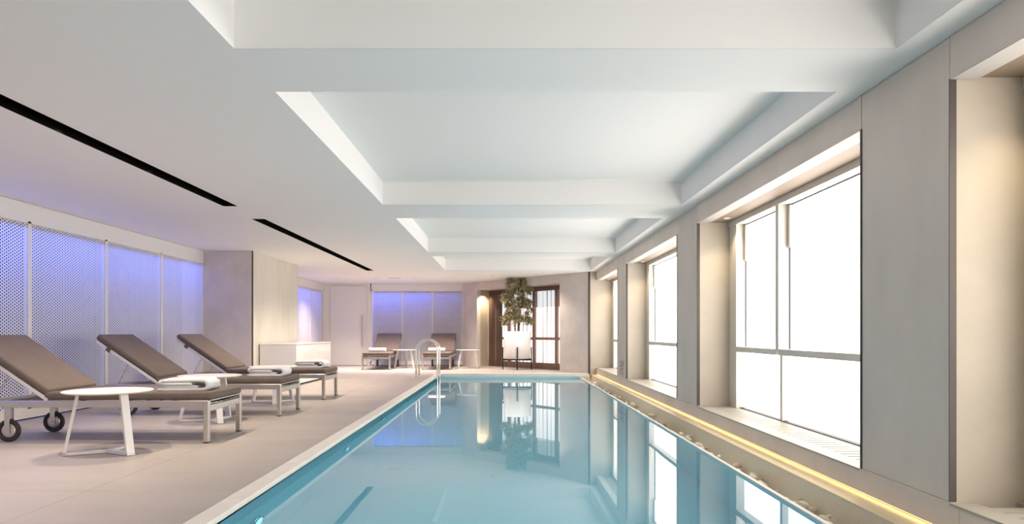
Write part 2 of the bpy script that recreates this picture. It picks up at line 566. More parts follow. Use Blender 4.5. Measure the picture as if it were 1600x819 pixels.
for i, (a, b) in enumerate(SLOTS):
    t = empty('ceiling_slot_light', ((SX0 + SX1) / 2, a, ZC), 0,
              ['long black recessed light slot in the ceiling above the two nearest loungers', 'black recessed light slot in the ceiling running towards the white door'][i], 'light slot', 'black ceiling light slots')
    bm = NB()
    hw, L, dp = (SX1 - SX0) / 2, b - a, 0.16
    box(bm, -hw - 0.01, -hw, 0, L, -0.001, dp); box(bm, hw, hw + 0.01, 0, L, -0.001, dp)
    box(bm, -hw, hw, -0.01, 0, -0.001, dp); box(bm, -hw, hw, L, L + 0.01, -0.001, dp)
    box(bm, -hw - 0.01, hw + 0.01, -0.01, L + 0.01, dp, dp + 0.01)
    obj('channel', bm, M['black'], t)
    for d in ((2.2, 3.5, 4.75, 5.96, 7.15), (9.65, 11.1, 12.5, 14.2))[i]:
        o = obj('spotlight', lathe(NB(), [(0.0, 0.155), (0.035, 0.155), (0.038, 0.10), (0.034, 0.095), (0.030, 0.12), (0.0, 0.12)], 18), M['black_metal'], t, True, loc=(0, d - a, 0))
        o2 = obj('lens', lathe(NB(), [(0.0, 0.113), (0.028, 0.113)], 18), M['lens'], o)
        lamp('slot_spot', 'SPOT', (0, d - a, 0.03), SPOT_SLOT * (0.6 if d < 4 else 0.8 if d < 8 else 1.1), (1.0, 0.84, 0.68), (0, R(6), 0), 0.03, spot=R(110), blend=1.0, parent=t)

# rear downlights and a vent
for i, (x, yd) in enumerate(((-4.36, 17.4), (-3.33, 17.4), (-2.34, 17.4), (-1.34, 17.4), (-0.3, 16.6), (0.75, 16.2))):
    t = empty('ceiling_downlight', (x, yd, ZC), 0, 'small round downlight in the rear ceiling, ' +
              ['near the white door', 'above the lounger beside the door', 'above the gap between the two rear loungers', 'above the lounger next to the curtained recess', 'left of the potted tree', 'right of the potted tree'][i], 'downlight', 'rear ceiling downlights')
    obj('trim_ring', lathe(NB(), [(0.036, -0.002), (0.052, -0.005), (0.058, -0.001), (0.058, 0.0)], 24), M['white_metal'], t, True)
    obj('lens', lathe(NB(), [(0.0, -0.001), (0.036, -0.001)], 24), M['gasket'], t)
    lamp('downlight_lamp', 'SPOT', (0, 0, -0.02), SPOT_BACK * (1.0, 1.0, 1.0, 0.9, 0.4, 0.4)[i], (1.0, 0.84, 0.74), (0, 0, 0), 0.04, spot=R(120), blend=1.0, parent=t)
t = empty('ceiling_vent', (-2.85, 17.4, ZC), 0, 'flat rectangular vent in the rear ceiling between two downlights', 'vent')
obj('vent_frame', box(NB(), -0.17, 0.17, -0.05, 0.05, -0.005, 0.0), M['white_metal'], t)
for k in range(4):
    obj('slat', box(NB(), -0.15, 0.15, -0.036 + k * 0.02, -0.026 + k * 0.02, -0.008, -0.005), M['webbing'], t)

# ------------------------------------------------------------------ perforated walls
P = 0.034
A_ = P * math.sqrt(3) / 2
def perf_mesh(width, height, r=0.0115):
    """sheet with a staggered field of holes; local x along, z up, facing -y"""
    nc, nr = int(width / A_), int(height / P)
    ox = (width - (nc - 1) * A_) / 2
    oz = (height - (nr - 0.5) * P) / 2 + 0.25 * P * 0
    verts, faces, index = [], [], {}
    cr = P / math.sqrt(3)
    def vid(x, y, z):
        k = (round(x, 4), round(y, 4), round(z, 4))
        if k not in index:
            index[k] = len(verts); verts.append((x, y, z))
        return index[k]
    cs = [(math.cos(PI / 3 * k), math.sin(PI / 3 * k)) for k in range(6)]
    for c in range(nc):
        for q in range(nr):
            cx = ox + c * A_
            cz = oz + q * P + (P / 2 if c % 2 else 0)
            out = [vid(cx + cr * a, 0, cz + cr * b) for a, b in cs]
            inn = [vid(cx + r * a, 0, cz + r * b) for a, b in cs]
            bak = [vid(cx + r * a, 0.004, cz + r * b) for a, b in cs]
            for k in range(6):
                k2 = (k + 1) % 6
                faces.append((out[k], inn[k], inn[k2], out[k2])[::-1])
                faces.append((inn[k], bak[k], bak[k2], inn[k2]))
    me = bpy.data.meshes.new('perforated_panel')
    me.from_pydata(verts, [], faces)
    me.materials.append(M['perf'])
    return me
perf_cache = {}
Z0, Z1 = 0.135, 2.15
def perf_wall(root, edges, y_end, post_w, lamp_energy):
    """edges: panel boundaries along local x"""
    for i in range(len(edges) - 1):
        wd = edges[i + 1] - edges[i]
        k = round(wd, 2)
        if k not in perf_cache: perf_cache[k] = perf_mesh(wd - post_w + 0.02, Z1 - Z0 + 0.03)
        inst('perforated_panel', perf_cache[k], root, (edges[i] + post_w / 2 - 0.01, 0.008, Z0 - 0.015))
    for e in edges:
        obj('post', box(NB(), e - post_w / 2, e + post_w / 2, 0.0, 0.05, Z0 - 0.02, Z1 + 0.02), M['white_board'], root)
    for i in range(len(edges) - 1):
        if lamp_energy[i] > 0:
            lamp('blue_strip_light', 'AREA', ((edges[i] + edges[i + 1]) / 2, 0.30, Z1 + 0.10), lamp_energy[i], (0.07, 0.15, 1.0), (R(-12), 0, 0), edges[i + 1] - edges[i] - 0.1, 0.06, parent=root, spread=R(130))

# left wall
wl = struct(empty('wall_left', (XL, 0, 0), R(90)), 'white perforated metal wall glowing blue behind the loungers', 'wall')
e1 = [11.64 - 1.42 * k for k in range(8, -1, -1)]
perf_wall(wl, e1, 11.64, 0.05, [BLUE * f for f in (0.5, 0.7, 0.8, 1.0, 1.1, 1.0, 0.9, 0.8)])
e2 = [14.16, 15.25, 16.67, 18.09, 19.2]
perf_wall(wl, e2, 19.2, 0.05, [BLUE * f for f in (0.6, 0.6, 0.8, 0.4)])
for (a, b) in ((YF, 11.64), (14.16, YB)):
    obj('fascia', box(NB(), a, b, 0.0, 0.10, Z1, ZC - 0.004), M['white_board'], wl)
    obj('plinth', box(NB(), a, b, 0.0, 0.05, 0.014, Z0), M['white_board'], wl)
    obj('shadow_gap', box(NB(), a, b, 0.02, 0.05, 0.0, 0.014), M['black'], wl)
obj('end_panel', box(NB(), YF, e1[0], 0.0, 0.05, Z0, Z1), M['white_board'], wl)
obj('end_panel', box(NB(), 19.2, YB, 0.0, 0.05, Z0, Z1), M['white_board'], wl)
obj('cavity_back', box(NB(), YF, 20.0, 0.38, 0.45, -0.1, ZC), M['cavity'], wl)

# back wall
wb = struct(empty('wall_back', (0, YB, 0), 0), 'white back wall with perforated panels behind the two rear loungers', 'wall')
e3 = [-3.845, -2.97, -2.095, -1.22]
perf_wall(wb, e3, -1.22, 0.04, [BLUE * f for f in (1.0, 0.7, 0.35)])
obj('fascia', box(NB(), -3.89, -1.19, 0.0, 0.10, Z1, ZC - 0.004), M['white_board'], wb)
obj('plinth', box(NB(), -3.89, -1.19, 0.0, 0.05, 0.014, Z0), M['white_board'], wb)
obj('shadow_gap', box(NB(), -3.89, -1.19, 0.02, 0.05, 0.0, 0.014), M['black'], wb)
obj('side_panel', box(NB(), XL - 0.1, -5.075, 0.0, 0.05, 0.0, ZC - 0.004), M['white_board'], wb)
obj('side_panel', box(NB(), -3.955, -3.865, 0.0, 0.4, 0.0, ZC - 0.004), M['white_board'], wb)
obj('over_door_panel', box(NB(), -5.075, -3.955, 0.0, 0.05, 2.335, ZC - 0.004), M['white_board'], wb)
obj('cavity_back', box(NB(), -5.75, -0.9, 0.38, 0.45, -0.1, ZC), M['cavity'], wb)
obj('cavity_side', box(NB(), -1.215, -1.16, 0.02, 0.4, 0, ZC), M['cavity'], wb)

# door
dr = struct(empty('door_1', (-4.515, YB, 0), 0), 'tall white flush door in the back wall with steel pull bar', 'door')
bm = NB()
box(bm, -0.56, -0.535, -0.008, 0.06, 0.0, 2.335); box(bm, 0.535, 0.56, -0.008, 0.06, 0.0, 2.335); box(bm, -0.535, 0.535, -0.008, 0.06, 2.312, 2.335)
obj('door_frame', bm, M['white_board'], dr)
obj('door_leaf', box(NB(), -0.530, 0.530, 0.004, 0.05, 0.008, 2.306, 0.003, 1), M['white_board'], dr)
bm = NB()
box(bm, 0.385, 0.415, -0.075, -0.05, 0.56, 1.455, 0.004, 1)
box(bm, 0.39, 0.41, -0.05, 0.004, 0.66, 0.68); box(bm, 0.39, 0.41, -0.05, 0.004, 1.33, 1.35)
obj('pull_bar', bm, M['steel'], dr)
o = obj('lock', lathe(NB(), [(0.0, 0.016), (0.026, 0.016), (0.028, 0.012), (0.028, -0.004)], 20), M['steel'], dr, True, loc=(0.475, 0.0, 1.02)); o.rotation_euler = (R(90), 0, 0)
obj('threshold', box(NB(), -0.56, 0.56, 0.0, 0.06, 0.0, 0.008), M['bronze'], dr)

# left pier
pr = struct(obj('pillar', box(NB(), XL - 0.5, -4.37, 11.645, 14.155, 0.0, ZC - 0.002), M['pier_side']), 'broad plaster pillar at the end of the perforated wall', 'pillar')
obj('corner_strip', box(NB(), -4.385, -4.366, 11.640, 11.66, 0.0, ZC - 0.003), M['bronze'], pr)
obj('front_cladding', box(NB(), XL + 0.0, -4.392, 11.632, 11.645, 0.0, ZC - 0.003), M['concrete_back'], pr)
obj('corner_strip', box(NB(), -4.385, -4.366, 14.14, 14.16, 0.0, ZC - 0.003), M['white_metal'], pr)

# wall behind the camera
struct(obj('wall_front', box(NB(), -5.8, 2.9, YF - 0.15, YF, -0.2, ZC + 0.3), M['concrete']), 'plain grey wall at the near end of the pool hall', 'wall')

# ------------------------------------------------------------------ slanted wall with curtained recess
SA = Vector((-1.22, 19.4, 0)); SROT = math.atan2(-3.8, 3.166); SL = 4.946
S0, S1, SH, SD = 0.679, 3.985, 2.15, 0.62
ws = struct(empty('wall_slanted', SA, SROT), 'pinkish plaster wall angled between back wall and window wall', 'wall')
obj('wall_panel', box(NB(), 0.0, S0, 0.0, 0.12, 0.0, ZC - 0.003), M['concrete_back'], ws)
obj('wall_panel', box(NB(), S1, SL, 0.0, 0.12, -0.02, ZC - 0.003), M['concrete_back'], ws)
obj('wall_header', box(NB(), S0, S1, 0.0, 0.12, SH, ZC - 0.003), M['concrete_back'], ws)
obj('recess_side', box(NB(), S0 - 0.1, S0, 0.12, SD + 0.1, 0.0, SH + 0.1), M['plaster_warm_lit'], ws)
obj('recess_side', box(NB(), S1, S1 + 0.1, 0.12, SD + 0.1, 0.0, SH + 0.1), M['plaster_warm_lit'], ws)
obj('recess_top', box(NB(), S0, S1, 0.12, SD + 0.1, SH, SH + 0.1), M['plaster_warm_lit'], ws)
obj('edge_strip', box(NB(), S0 - 0.004, S0 + 0.004, -0.004, 0.12, 0.0, SH), M['white_metal'], ws)
obj('edge_strip', box(NB(), SL - 0.015, SL + 0.006, -0.006, 0.12, -0.02, ZC - 0.004), M['bronze'], ws)
lamp('recess_spot', 'SPOT', (S0 + 0.22, 0.2, SH - 0.03), SPOT_RECESS * 4.0, (1.0, 0.78, 0.5), (0, R(12), 0), 0.03, spot=R(100), blend=1, parent=ws)
lamp('recess_spot', 'SPOT', (S1 - 0.7, 0.2, SH - 0.03), SPOT_RECESS * 0.7, (1.0, 0.78, 0.5), (0, 0, 0), 0.03, spot=R(110), blend=1, parent=ws)

def local(s, t, z=0):
    c, sn = math.cos(SROT), math.sin(SROT)
    return Vector((SA.x + s * c - t * sn, SA.y + s * sn + t * c, z))

# window behind the curtain
w5 = struct(empty('window_5', SA, SROT), 'brown framed window behind the sheer curtain', 'window')
TW = 0.56
bm = NB()
box(bm, S0, S0 + 0.06, TW, TW + 0.07, 0, SH); box(bm, S1 - 0.06, S1, TW, TW + 0.07, 0, SH)
box(bm, S0 + 0.06, S1 - 0.06, TW, TW + 0.07, SH - 0.10, SH); box(bm, S0 + 0.06, S1 - 0.06, TW, TW + 0.07, 0.0, 0.16)
obj('window_frame', bm, M['frame_brown'], w5)
MUL = (1.42, 2.45, 3.30)
for s in MUL:
    obj('mullion', box(NB(), s - 0.05, s + 0.05, TW - 0.02, TW + 0.07, 0.16, SH - 0.10), M['frame_brown'], w5)
edges = [S0 + 0.06] + [v for s in MUL for v in (s - 0.05, s + 0.05)] + [S1 - 0.06]
for k in range(0, len(edges), 2):
    obj('transom', box(NB(), edges[k], edges[k + 1], TW, TW + 0.06, 0.76, 0.83), M['frame_brown'], w5)
    obj('frosted_pane', box(NB(), edges[k], edges[k + 1], TW + 0.03, TW + 0.038, 0.16, 0.76), M['pane_far'], w5)
    obj('frosted_pane', box(NB(), edges[k], edges[k + 1], TW + 0.03, TW + 0.038, 0.83, 1.62), M['pane_far'], w5)
    obj('clear_pane', box(NB(), edges[k], edges[k + 1], TW + 0.03, TW + 0.038, 1.62, SH - 0.10), M['glass'], w5)

# curtains
def curtain(name, s0, s1, folds, amp, mat, label, t0=0.40, seed=1):
    random.seed(seed)
    root = empty(name, SA, SROT, label, 'curtain')
    n = folds * 10
    bm = NB()
    ph = [random.uniform(0.7, 1.3) for _ in range(folds + 1)]
    cols = []
    for i in range(n + 1):
        f = i / n
        k = f * folds
        a = amp * ph[int(k)] * math.sin(2 * PI * k) + 0.004 * math.sin(5 * k)
        s = s0 + (s1 - s0) * f + 0.25 * amp * math.sin(4 * PI * k)
        cols.append([bm.verts.new((s, t0 + a * (0.75 + 0.25 * (1 - q / 5)), 0.012 + (SH - 0.05) * q / 5)) for q in range(6)])
    for i in range(n):
        for q in range(5):
            bm.faces.new((cols[i][q], cols[i + 1][q], cols[i + 1][q + 1], cols[i][q + 1]))
    obj('cloth', bm, mat, root, True)
    bm = NB()
    box(bm, s0, s1, t0 - 0.02, t0 + 0.02, SH - 0.05, SH - 0.005)
    obj('heading_tape', bm, mat, root)
    return root
curtain('gathered_curtain', S0 + 0.03, 1.32, 12, 0.035, M['curtain_full'], 'dense brown curtain gathered at the door side of the recess behind the tree', seed=3)
curtain('sheer_curtain', 1.34, S1 - 0.02, 17, 0.040, M['curtain_sheer'], 'thin see-through brown curtain drawn across the window behind the potted tree', seed=5)
t = empty('curtain_rail', SA, SROT, 'slim rail carrying the brown curtains at the recess top', 'curtain rail')
obj('rail', box(NB(), S0 + 0.01, S1 - 0.01, 0.385, 0.415, SH - 0.005, SH), M['white_metal'], t)

# street facade outside, far behind the curtain window
fb = empty('street_building', local(2.6, 9.0, 0), SROT, 'pale brick building seen through the upper curtain window', 'building')
M['brick'] = mosaic('pale_brick', (0.62, 0.40, 0.33), (0.58, 0.37, 0.30), 0.30, 0.8, (0.80, 0.72, 0.66), 'xz')
obj('facade', box(NB(), -6, 6, 0, 0.4, -3, 4.2), M['brick'], fb)
for ix in range(6):
    for iz in range(2):
        x0 = -5.2 + ix * 1.9; z0 = 0.6 + iz * 2.0
        f = obj('window', box(NB(), x0, x0 + 0.95, -0.06, 0.0, z0, z0 + 1.3), M['frame'], fb)
        obj('pane', box(NB(), x0 + 0.07, x0 + 0.88, -0.07, -0.06, z0 + 0.07, z0 + 1.23), M['gasket'], f)

# ------------------------------------------------------------------ window wall (right)
wr = struct(empty('wall_right', (0, 0, 0)), 'grey concrete window wall along the pool with deep openings', 'wall')
OPEN = [(-4.4, -0.9), (-0.1, 3.218), (4.015, 7.455), (8.314, 11.83), (12.71, 15.6)]
PIERS = [(YF, -4.4), (-0.9, -0.1), (3.218, 4.015), (7.455, 8.314), (11.83, 12.71)]
XB = 2.78
for (a, b) in PIERS:
    obj('pier_core', box(NB(), XW + 0.03, XB, a + 0.002, b - 0.002, -0.10, ZC - 0.003), M['plaster_warm_lit'], wr)
    obj('pier_panel', box(NB(), XW, XW + 0.03, a + 0.004, b - 0.004, ZS + 0.002, ZC - 0.003, 0.003, 1), M['concrete'], wr)
    obj('pier_base', box(NB(), XW - 0.004, XW + 0.04, a - 0.009, b + 0.009, ZS - 0.012, ZS + 0.001), M['concrete'], wr)
    if a > YF:
        obj('edge_strip', box(NB(), XW - 0.002, XW + 0.032, a - 0.001, a + 0.004, ZS + 0.002, ZH), M['bronze'], wr)
    obj('edge_strip', box(NB(), XW - 0.006, XW + 0.034, b - 0.010, b + 0.006, ZS + 0.002, ZH), M['bronze'], wr)
obj('pier_core', box(NB(), 1.98, XB, 15.6, 15.75, -0.10, ZC - 0.003), M['plaster_warm_lit'], wr)
for (a, b) in OPEN:
    obj('header_panel', box(NB(), XW, XW + 0.13, a + 0.003, b - 0.003, ZH, ZC - 0.003), M['concrete'], wr)
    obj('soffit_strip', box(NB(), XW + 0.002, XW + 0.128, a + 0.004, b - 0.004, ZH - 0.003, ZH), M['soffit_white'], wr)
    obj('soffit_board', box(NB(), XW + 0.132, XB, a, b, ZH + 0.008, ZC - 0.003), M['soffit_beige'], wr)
yy = PY0
for (a, b) in ((YF, -1.0), (-1.0, 3.15), (3.15, 7.4), (7.4, 11.8), (11.8, 15.6)):
    obj('apron_panel', box(NB(), XW, XW + 0.04, a + 0.002, b - 0.002, -0.003, ZS - 0.0125), M['concrete'], wr)
obj('apron_backing', box(NB(), XW + 0.04, XB, YF, 15.6, -0.10, ZS - 0.03), M['plaster_warm_lit'], wr)

random.seed(4)
LBL = ['behind the nearest window', 'beside the nearest pier', 'in the largest visible opening', 'third from the camera', 'in the farthest opening']
for i, (a, b) in enumerate(OPEN):
    wn = struct(empty('window_%d' % (i if i else 6), (0, 0, 0)), 'white frosted window with cream frame ' + LBL[i], 'window')
    xf, xg = 2.49, XG
    jf = 0.22
    y0, y1 = a + 0.10, b - jf
    top = 2.115
    bm = NB()
    box(bm, xf, xg + 0.03, a, y0, ZS, top); box(bm, xf, xg + 0.03, y1, b, ZS, top)
    box(bm, xf - 0.01, xg + 0.03, a, b, top, ZH + 0.008)
    obj('window_frame', bm, M['frame'], wn)
    obj('sill_bead', box(NB(), xf + 0.04, xg, y0, y1, ZS + 0.001, ZS + 0.010), M['gasket'], wn)
    # mullions: a narrow light at the far side of each opening
    ym = b - 1.30
    cells = [(y0, ym - 0.035), (ym + 0.035, y1)] if i in (0, 1, 2) else [(y0, y1)]
    if i in (0, 1, 2):
        obj('mullion', box(NB(), xf, xg, ym - 0.035, ym + 0.035, 0.80, top), M['frame'], wn)
        obj('mullion', box(NB(), xf + 0.04, xg, ym - 0.025, ym + 0.025, ZS + 0.01, 0.745), M['frame'], wn)
    for (c, d) in cells:
        obj('transom', box(NB(), xf, xg, c, d, 0.745, 0.80), M['frame'], wn)
        obj('frosted_pane', box(NB(), xg - 0.02, xg - 0.012, c, d, ZS + 0.01, 0.745), M['pane_low'], wn)
        obj('hazy_pane', box(NB(), xg, xg + 0.008, c, d, 0.80, top), M['pane_up'], wn)
        bm = NB()
        box(bm, xg - 0.012, xg, d - 0.010, d, 0.80, top); box(bm, xg - 0.012, xg, c, d - 0.010, top - 0.010, top)
        obj('gasket', bm, M['gasket'], wn)
        if i in (2, 3):
            obj('blind_channel', box(NB(), xg - 0.03, xg - 0.002, d - 0.06, d - 0.012, 1.72, top - 0.01), M['steel'], wn)
    # sill grille
    gl = empty('sill_grille', (0, 0, 0), 0, 'cream slatted sill grille below the frosted window ' + LBL[i], 'grille', 'slatted grilles on the window sills')
    bm = NB()
    box(bm, XW - 0.008, XW + 0.12, a + 0.01, b - 0.01, ZS - 0.012, ZS)
    box(bm, xf - 0.04, xf + 0.035, a + 0.01, b - 0.01, ZS - 0.012, ZS)
    obj('border', bm, M['sill'], gl)
    obj('duct', box(NB(), XW + 0.12, xf - 0.04, a + 0.01, b - 0.01, ZS - 0.03, ZS - 0.026), M['sill_dark'], gl)
    if b > 0:
        bm = box(NB(), XW + 0.12, xf - 0.04, -0.038, 0.038, ZS - 0.012, ZS)
        o0 = obj('slat', bm, M['sill'], gl)
        q = max(a, 1.5) + 0.06
        first = True
        while q < b - 0.05:
            if first: o0.location.y = q; first = False
            else: inst('slat', o0.data, gl, (0, q, 0))
            q += 0.095
        if a < 1.5:
            obj('border', box(NB(), XW + 0.12, xf - 0.04, a + 0.01, 1.5, ZS - 0.012, ZS), M['sill'], gl)
    else:
        obj('border', box(NB(), XW + 0.12, xf - 0.04, a + 0.01, b - 0.01, ZS - 0.012, ZS), M['sill'], gl)
    # warm recess downlights
    for j, sy in ((0, b - 0.28), (2, a + 0.4)):
        t = empty('recess_downlight', (XW + 0.24, sy, ZH + 0.008), 0, ['far', 'middle', 'near'][j] + ' soffit downlight over the window ' + LBL[i], 'downlight', 'downlights in the window soffits')
        obj('trim_ring', lathe(NB(), [(0.024, -0.002), (0.034, -0.005), (0.038, -0.001), (0.038, 0.0)], 20), M['white_metal'], t, True)
        obj('lens', lathe(NB(), [(0.0, -0.001), (0.024, -0.001)], 20), M['lens'], t)
        lamp('recess_spot', 'SPOT', (0, 0, -0.012), SPOT_RECESS, (1.0, 0.80, 0.52), (R(4), 0, 0), 0.02, spot=R(95), blend=1.0, parent=t)

# small sign low on the third pier
M['sign'] = surf('sign_plate', (0.56, 0.50, 0.47), 0.5)
M['sign_red'] = surf('sign_red', (0.42, 0.16, 0.13), 0.5)
sg = empty('safety_sign', (XW, 12.27, 0.30), 0, 'small pictogram sign low on the pier between the two farthest windows', 'sign')
obj('plate', box(NB(), -0.006, 0.0, -0.22, 0.22, -0.14, 0.16), M['sign'], sg)
bm = NB()
for (a, b, c, d) in ((-0.16, -0.06, 0.04, 0.13), (0.0, 0.07, 0.09, 0.13), (0.02, 0.12, 0.02, 0.05), (-0.14, -0.03, -0.02, 0.01), (0.0, 0.14, -0.05, -0.02), (-0.12, 0.10, -0.10, -0.08)):
    box(bm, -0.008, -0.006, a, b, c, d)
obj('pictogram', bm, M['sign_red'], sg)

# ------------------------------------------------------------------ loungers
def rounded(bm, x0, x1, y0, y1, z0, z1, r, seg=3):
    return box(bm, x0, x1, y0, y1, z0, z1, r, seg)

BX, BA, BL = 1.40, R(34.3), 0.83
def make_lounger():
    t = empty('sun_lounger')
    HW = 0.347
    for s in (-1, 1):
        obj('side_rail', box(NB(), 0.022, 1.97, s * HW - 0.016, s * HW + 0.016, 0.305, 0.364, 0.003, 1), M['steel'], t)
    for s in (-1, 1):
        lg = obj('leg', box(NB(), -0.022, 0.022, s * HW - 0.022, s * HW + 0.022, 0.008, 0.366, 0.003, 1), M['steel'], t)
        obj('foot_cap', box(NB(), -0.022, 0.022, s * HW - 0.022, s * HW + 0.022, 0.0, 0.008), M['rubber'], lg)
    obj('front_bar', box(NB(), -0.014, 0.014, -HW + 0.022, HW - 0.022, 0.27, 0.325, 0.003, 1), M['steel'], t)
    obj('front_lip', box(NB(), -0.016, 0.012, -HW + 0.022, HW - 0.022, 0.357, 0.366), M['steel'], t)
    # sagging webbing strap in the gap at the foot end
    bm = NB()
    pr_ = None
    for k in range(13):
        yq = -HW + 0.03 + (2 * HW - 0.06) * k / 12
        zq = 0.352 - 0.014 * math.sin(PI * k / 12) + 0.004 * math.sin(3 * k)
        row = [bm.verts.new((0.0, yq, zq)), bm.verts.new((0.05, yq, zq + 0.002)), bm.verts.new((0.05, yq, zq - 0.004)), bm.verts.new((0.0, yq, zq - 0.006))]
        if pr_:
            for a in range(4): bm.faces.new((pr_[a], pr_[(a + 1) % 4], row[(a + 1) % 4], row[a]))
        pr_ = row
    obj('webbing_strap', bm, M['rubber'], t)
    obj('rear_bar', box(NB(), 1.942, 1.97, -HW + 0.016, HW - 0.016, 0.31, 0.36, 0.003, 1), M['steel'], t)
    for x in (0.30, 0.70, 1.10, 1.38):
        obj('cross_slat', box(NB(), x - 0.03, x + 0.03, -HW + 0.016, HW - 0.016, 0.340, 0.362), M['steel'], t)
    for x in (1.58, 1.78):
        obj('cross_slat', box(NB(), x - 0.025, x + 0.025, -HW + 0.016, HW - 0.016, 0.335, 0.355), M['webbing'], t)
    # seat cushion
    obj('seat_cushion', rounded(NB(), -0.030, BX + 0.01, -HW - 0.005, HW + 0.005, 0.368, 0.440, 0.026, 4), M['cushion'], t, True)
    # backrest: frame and cushion in the tilted frame of the pivot
    rot = Matrix.Translation((BX, 0, 0.372)) @ Matrix.Rotation(-BA, 4, 'Y')
    bm = NB()
    for s in (-1, 1):
        box(bm, -0.02, BL, s * (HW - 0.012) - 0.016, s * (HW - 0.012) + 0.016, -0.004, 0.026, 0.003, 1)
    box(bm, BL - 0.03, BL, -HW + 0.028, HW - 0.028, 0.0, 0.022)
    box(bm, 0.40, 0.43, -HW + 0.028, HW - 0.028, 0.0, 0.022)
    bm.transform(rot)
    obj('backrest_frame', bm, M['white_metal'], t)
    bm = rounded(NB(), 0.015, BL + 0.035, -HW - 0.005, HW + 0.005, 0.028, 0.098, 0.026, 4)
    bm.transform(rot)
    bc = obj('back_cushion', bm, M['cushion'], t, True)
    for s in (-1, 1):
        bm = NB()
        xs0 = BL - 0.19
        box(bm, xs0, xs0 + 0.05, s * HW - 0.004 + s * 0.008, s * HW + 0.004 + s * 0.008, -0.012, 0.05)
        box(bm, xs0, xs0 + 0.05, s * (HW - 0.04) - 0.05, s * (HW - 0.04) + 0.05, -0.013, -0.006)
        bm.transform(rot)
        obj('strap', bm, M['cushion'], bc)
    # prop stay
    for s in (-1, 1):
        p = rot @ Vector((0.42, s * 0.27, 0.0))
        obj('prop_stay', tube(NB(), [p, (1.88, s * 0.27, 0.362)], 0.006, 8), M['steel'], t)
    # wheels
    for s in (-1, 1):
        ww = obj('wheel', NB(), M['rubber'], t) if False else None
        bm = lathe(NB(), [(0.0, -0.012), (0.070, -0.012), (0.070, -0.018), (0.092, -0.019), (0.098, -0.010), (0.098, 0.010), (0.092, 0.019), (0.070, 0.018), (0.070, 0.012), (0.0, 0.012)], 32)
        ww = obj('wheel', bm, M['rubber'], t, True, loc=(1.745, s * 0.292, 0.0985)); ww.rotation_euler = (R(90), 0, 0)
        o = obj('hub', lathe(NB(), [(0.0, -0.020), (0.045, -0.017), (0.069, -0.013), (0.069, 0.013), (0.045, 0.017), (0.0, 0.020)], 28), M['steel'], ww, True)
        bm = NB()
        for q in (-1, 1):
            box(bm, 1.722, 1.768, s * 0.292 + q * 0.026 - 0.002, s * 0.292 + q * 0.026 + 0.002, 0.075, 0.306)
        box(bm, 1.722, 1.768, s * 0.292 - 0.028, s * 0.292 + 0.028, 0.302, 0.307)
        tube(bm, [(1.745, s * 0.292 - 0.034, 0.0985), (1.745, s * 0.292 + 0.034, 0.0985)], 0.010, 10)
        obj('wheel_fork', bm, M['steel'], t)
    return t

def copy_tree(o, parent=None):
    c = o.copy(); COL.objects.link(c)
    if parent: c.parent = parent
    for ch_ in list(o.children): copy_tree(ch_, c)
    return c

L0 = make_lounger()
LS = [(-2.57, 6.14, PI, 'taupe cushioned steel sun lounger nearest the camera, its backrest cut by the frame edge'),
      (-2.57, 8.00, PI, 'taupe steel sun lounger in the middle of the row of three'),
      (-2.57, 9.87, PI, 'taupe cushioned steel sun lounger closest to the plaster pillar and white cabinet'),
      (-3.304, 17.22, PI / 2, 'taupe sun lounger facing the camera beside the white door'),
      (-1.756, 17.22, PI / 2, 'taupe sun lounger facing the camera beside the curtained recess')]
for i, (x, y, rz, lb) in enumerate(LS):
    o = L0 if i == 0 else copy_tree(L0)
    o.location = (x, y, 0); o.rotation_euler = (0, 0, rz)
    tag(o, lb, 'sun lounger', 'taupe sun loungers')

# ------------------------------------------------------------------ side tables
def make_table():
    t = empty('side_table')
    obj('tabletop', lathe(NB(), [(0.0, 0.478), (0.300, 0.478), (0.318, 0.486), (0.320, 0.490), (0.317, 0.494), (0.0, 0.494)], 64), M['white_metal'], t)
    for k in range(3):
        a = R(90 + 120 * k)
        u = Vector((math.cos(a), math.sin(a), 0)); v = Vector((-math.sin(a), math.cos(a), 0))
        bm = bar(NB(), u * 0.295 + Vector((0, 0, 0.008)), u * 0.205 + Vector((0, 0, 0.479)), 0.060, 0.022, v)
        lg = obj('leg', bm, M['white_metal'], t)
        bm = bar(NB(), u * 0.0 + Vector((0, 0, 0.014)), u * 0.306 + Vector((0, 0, 0.014)), 0.060, 0.020, v)
        obj('base_bar', bm, M['white_metal'], t)
        obj('glide', box(NB(), u.x * 0.28 - 0.015, u.x * 0.28 + 0.015, u.y * 0.28 - 0.015, u.y * 0.28 + 0.015, 0.0, 0.004), M['rubber'], t)
    return t
T0 = make_table()
TS = [(-3.145, 5.33, 0, 'round white three-legged side table in front of the nearest lounger'),
      (-3.17, 7.22, R(-17), 'round white three-legged side table between the nearest and the middle lounger'),
      (-3.14, 9.12, R(-38), 'round white three-legged side table between the middle lounger and the one by the pillar'),
      (-2.70, 18.1, 0, 'round white side table between the two rear loungers'),
      (-0.99, 18.05, 0, 'round white side table at the corner of the curtained recess')]
for i, (x, y, rz, lb) in enumerate(TS):
    o = T0 if i == 0 else copy_tree(T0)
    o.location = (x, y, 0); o.rotation_euler = (0, 0, rz)
    tag(o, lb, 'side table', 'white round side tables')

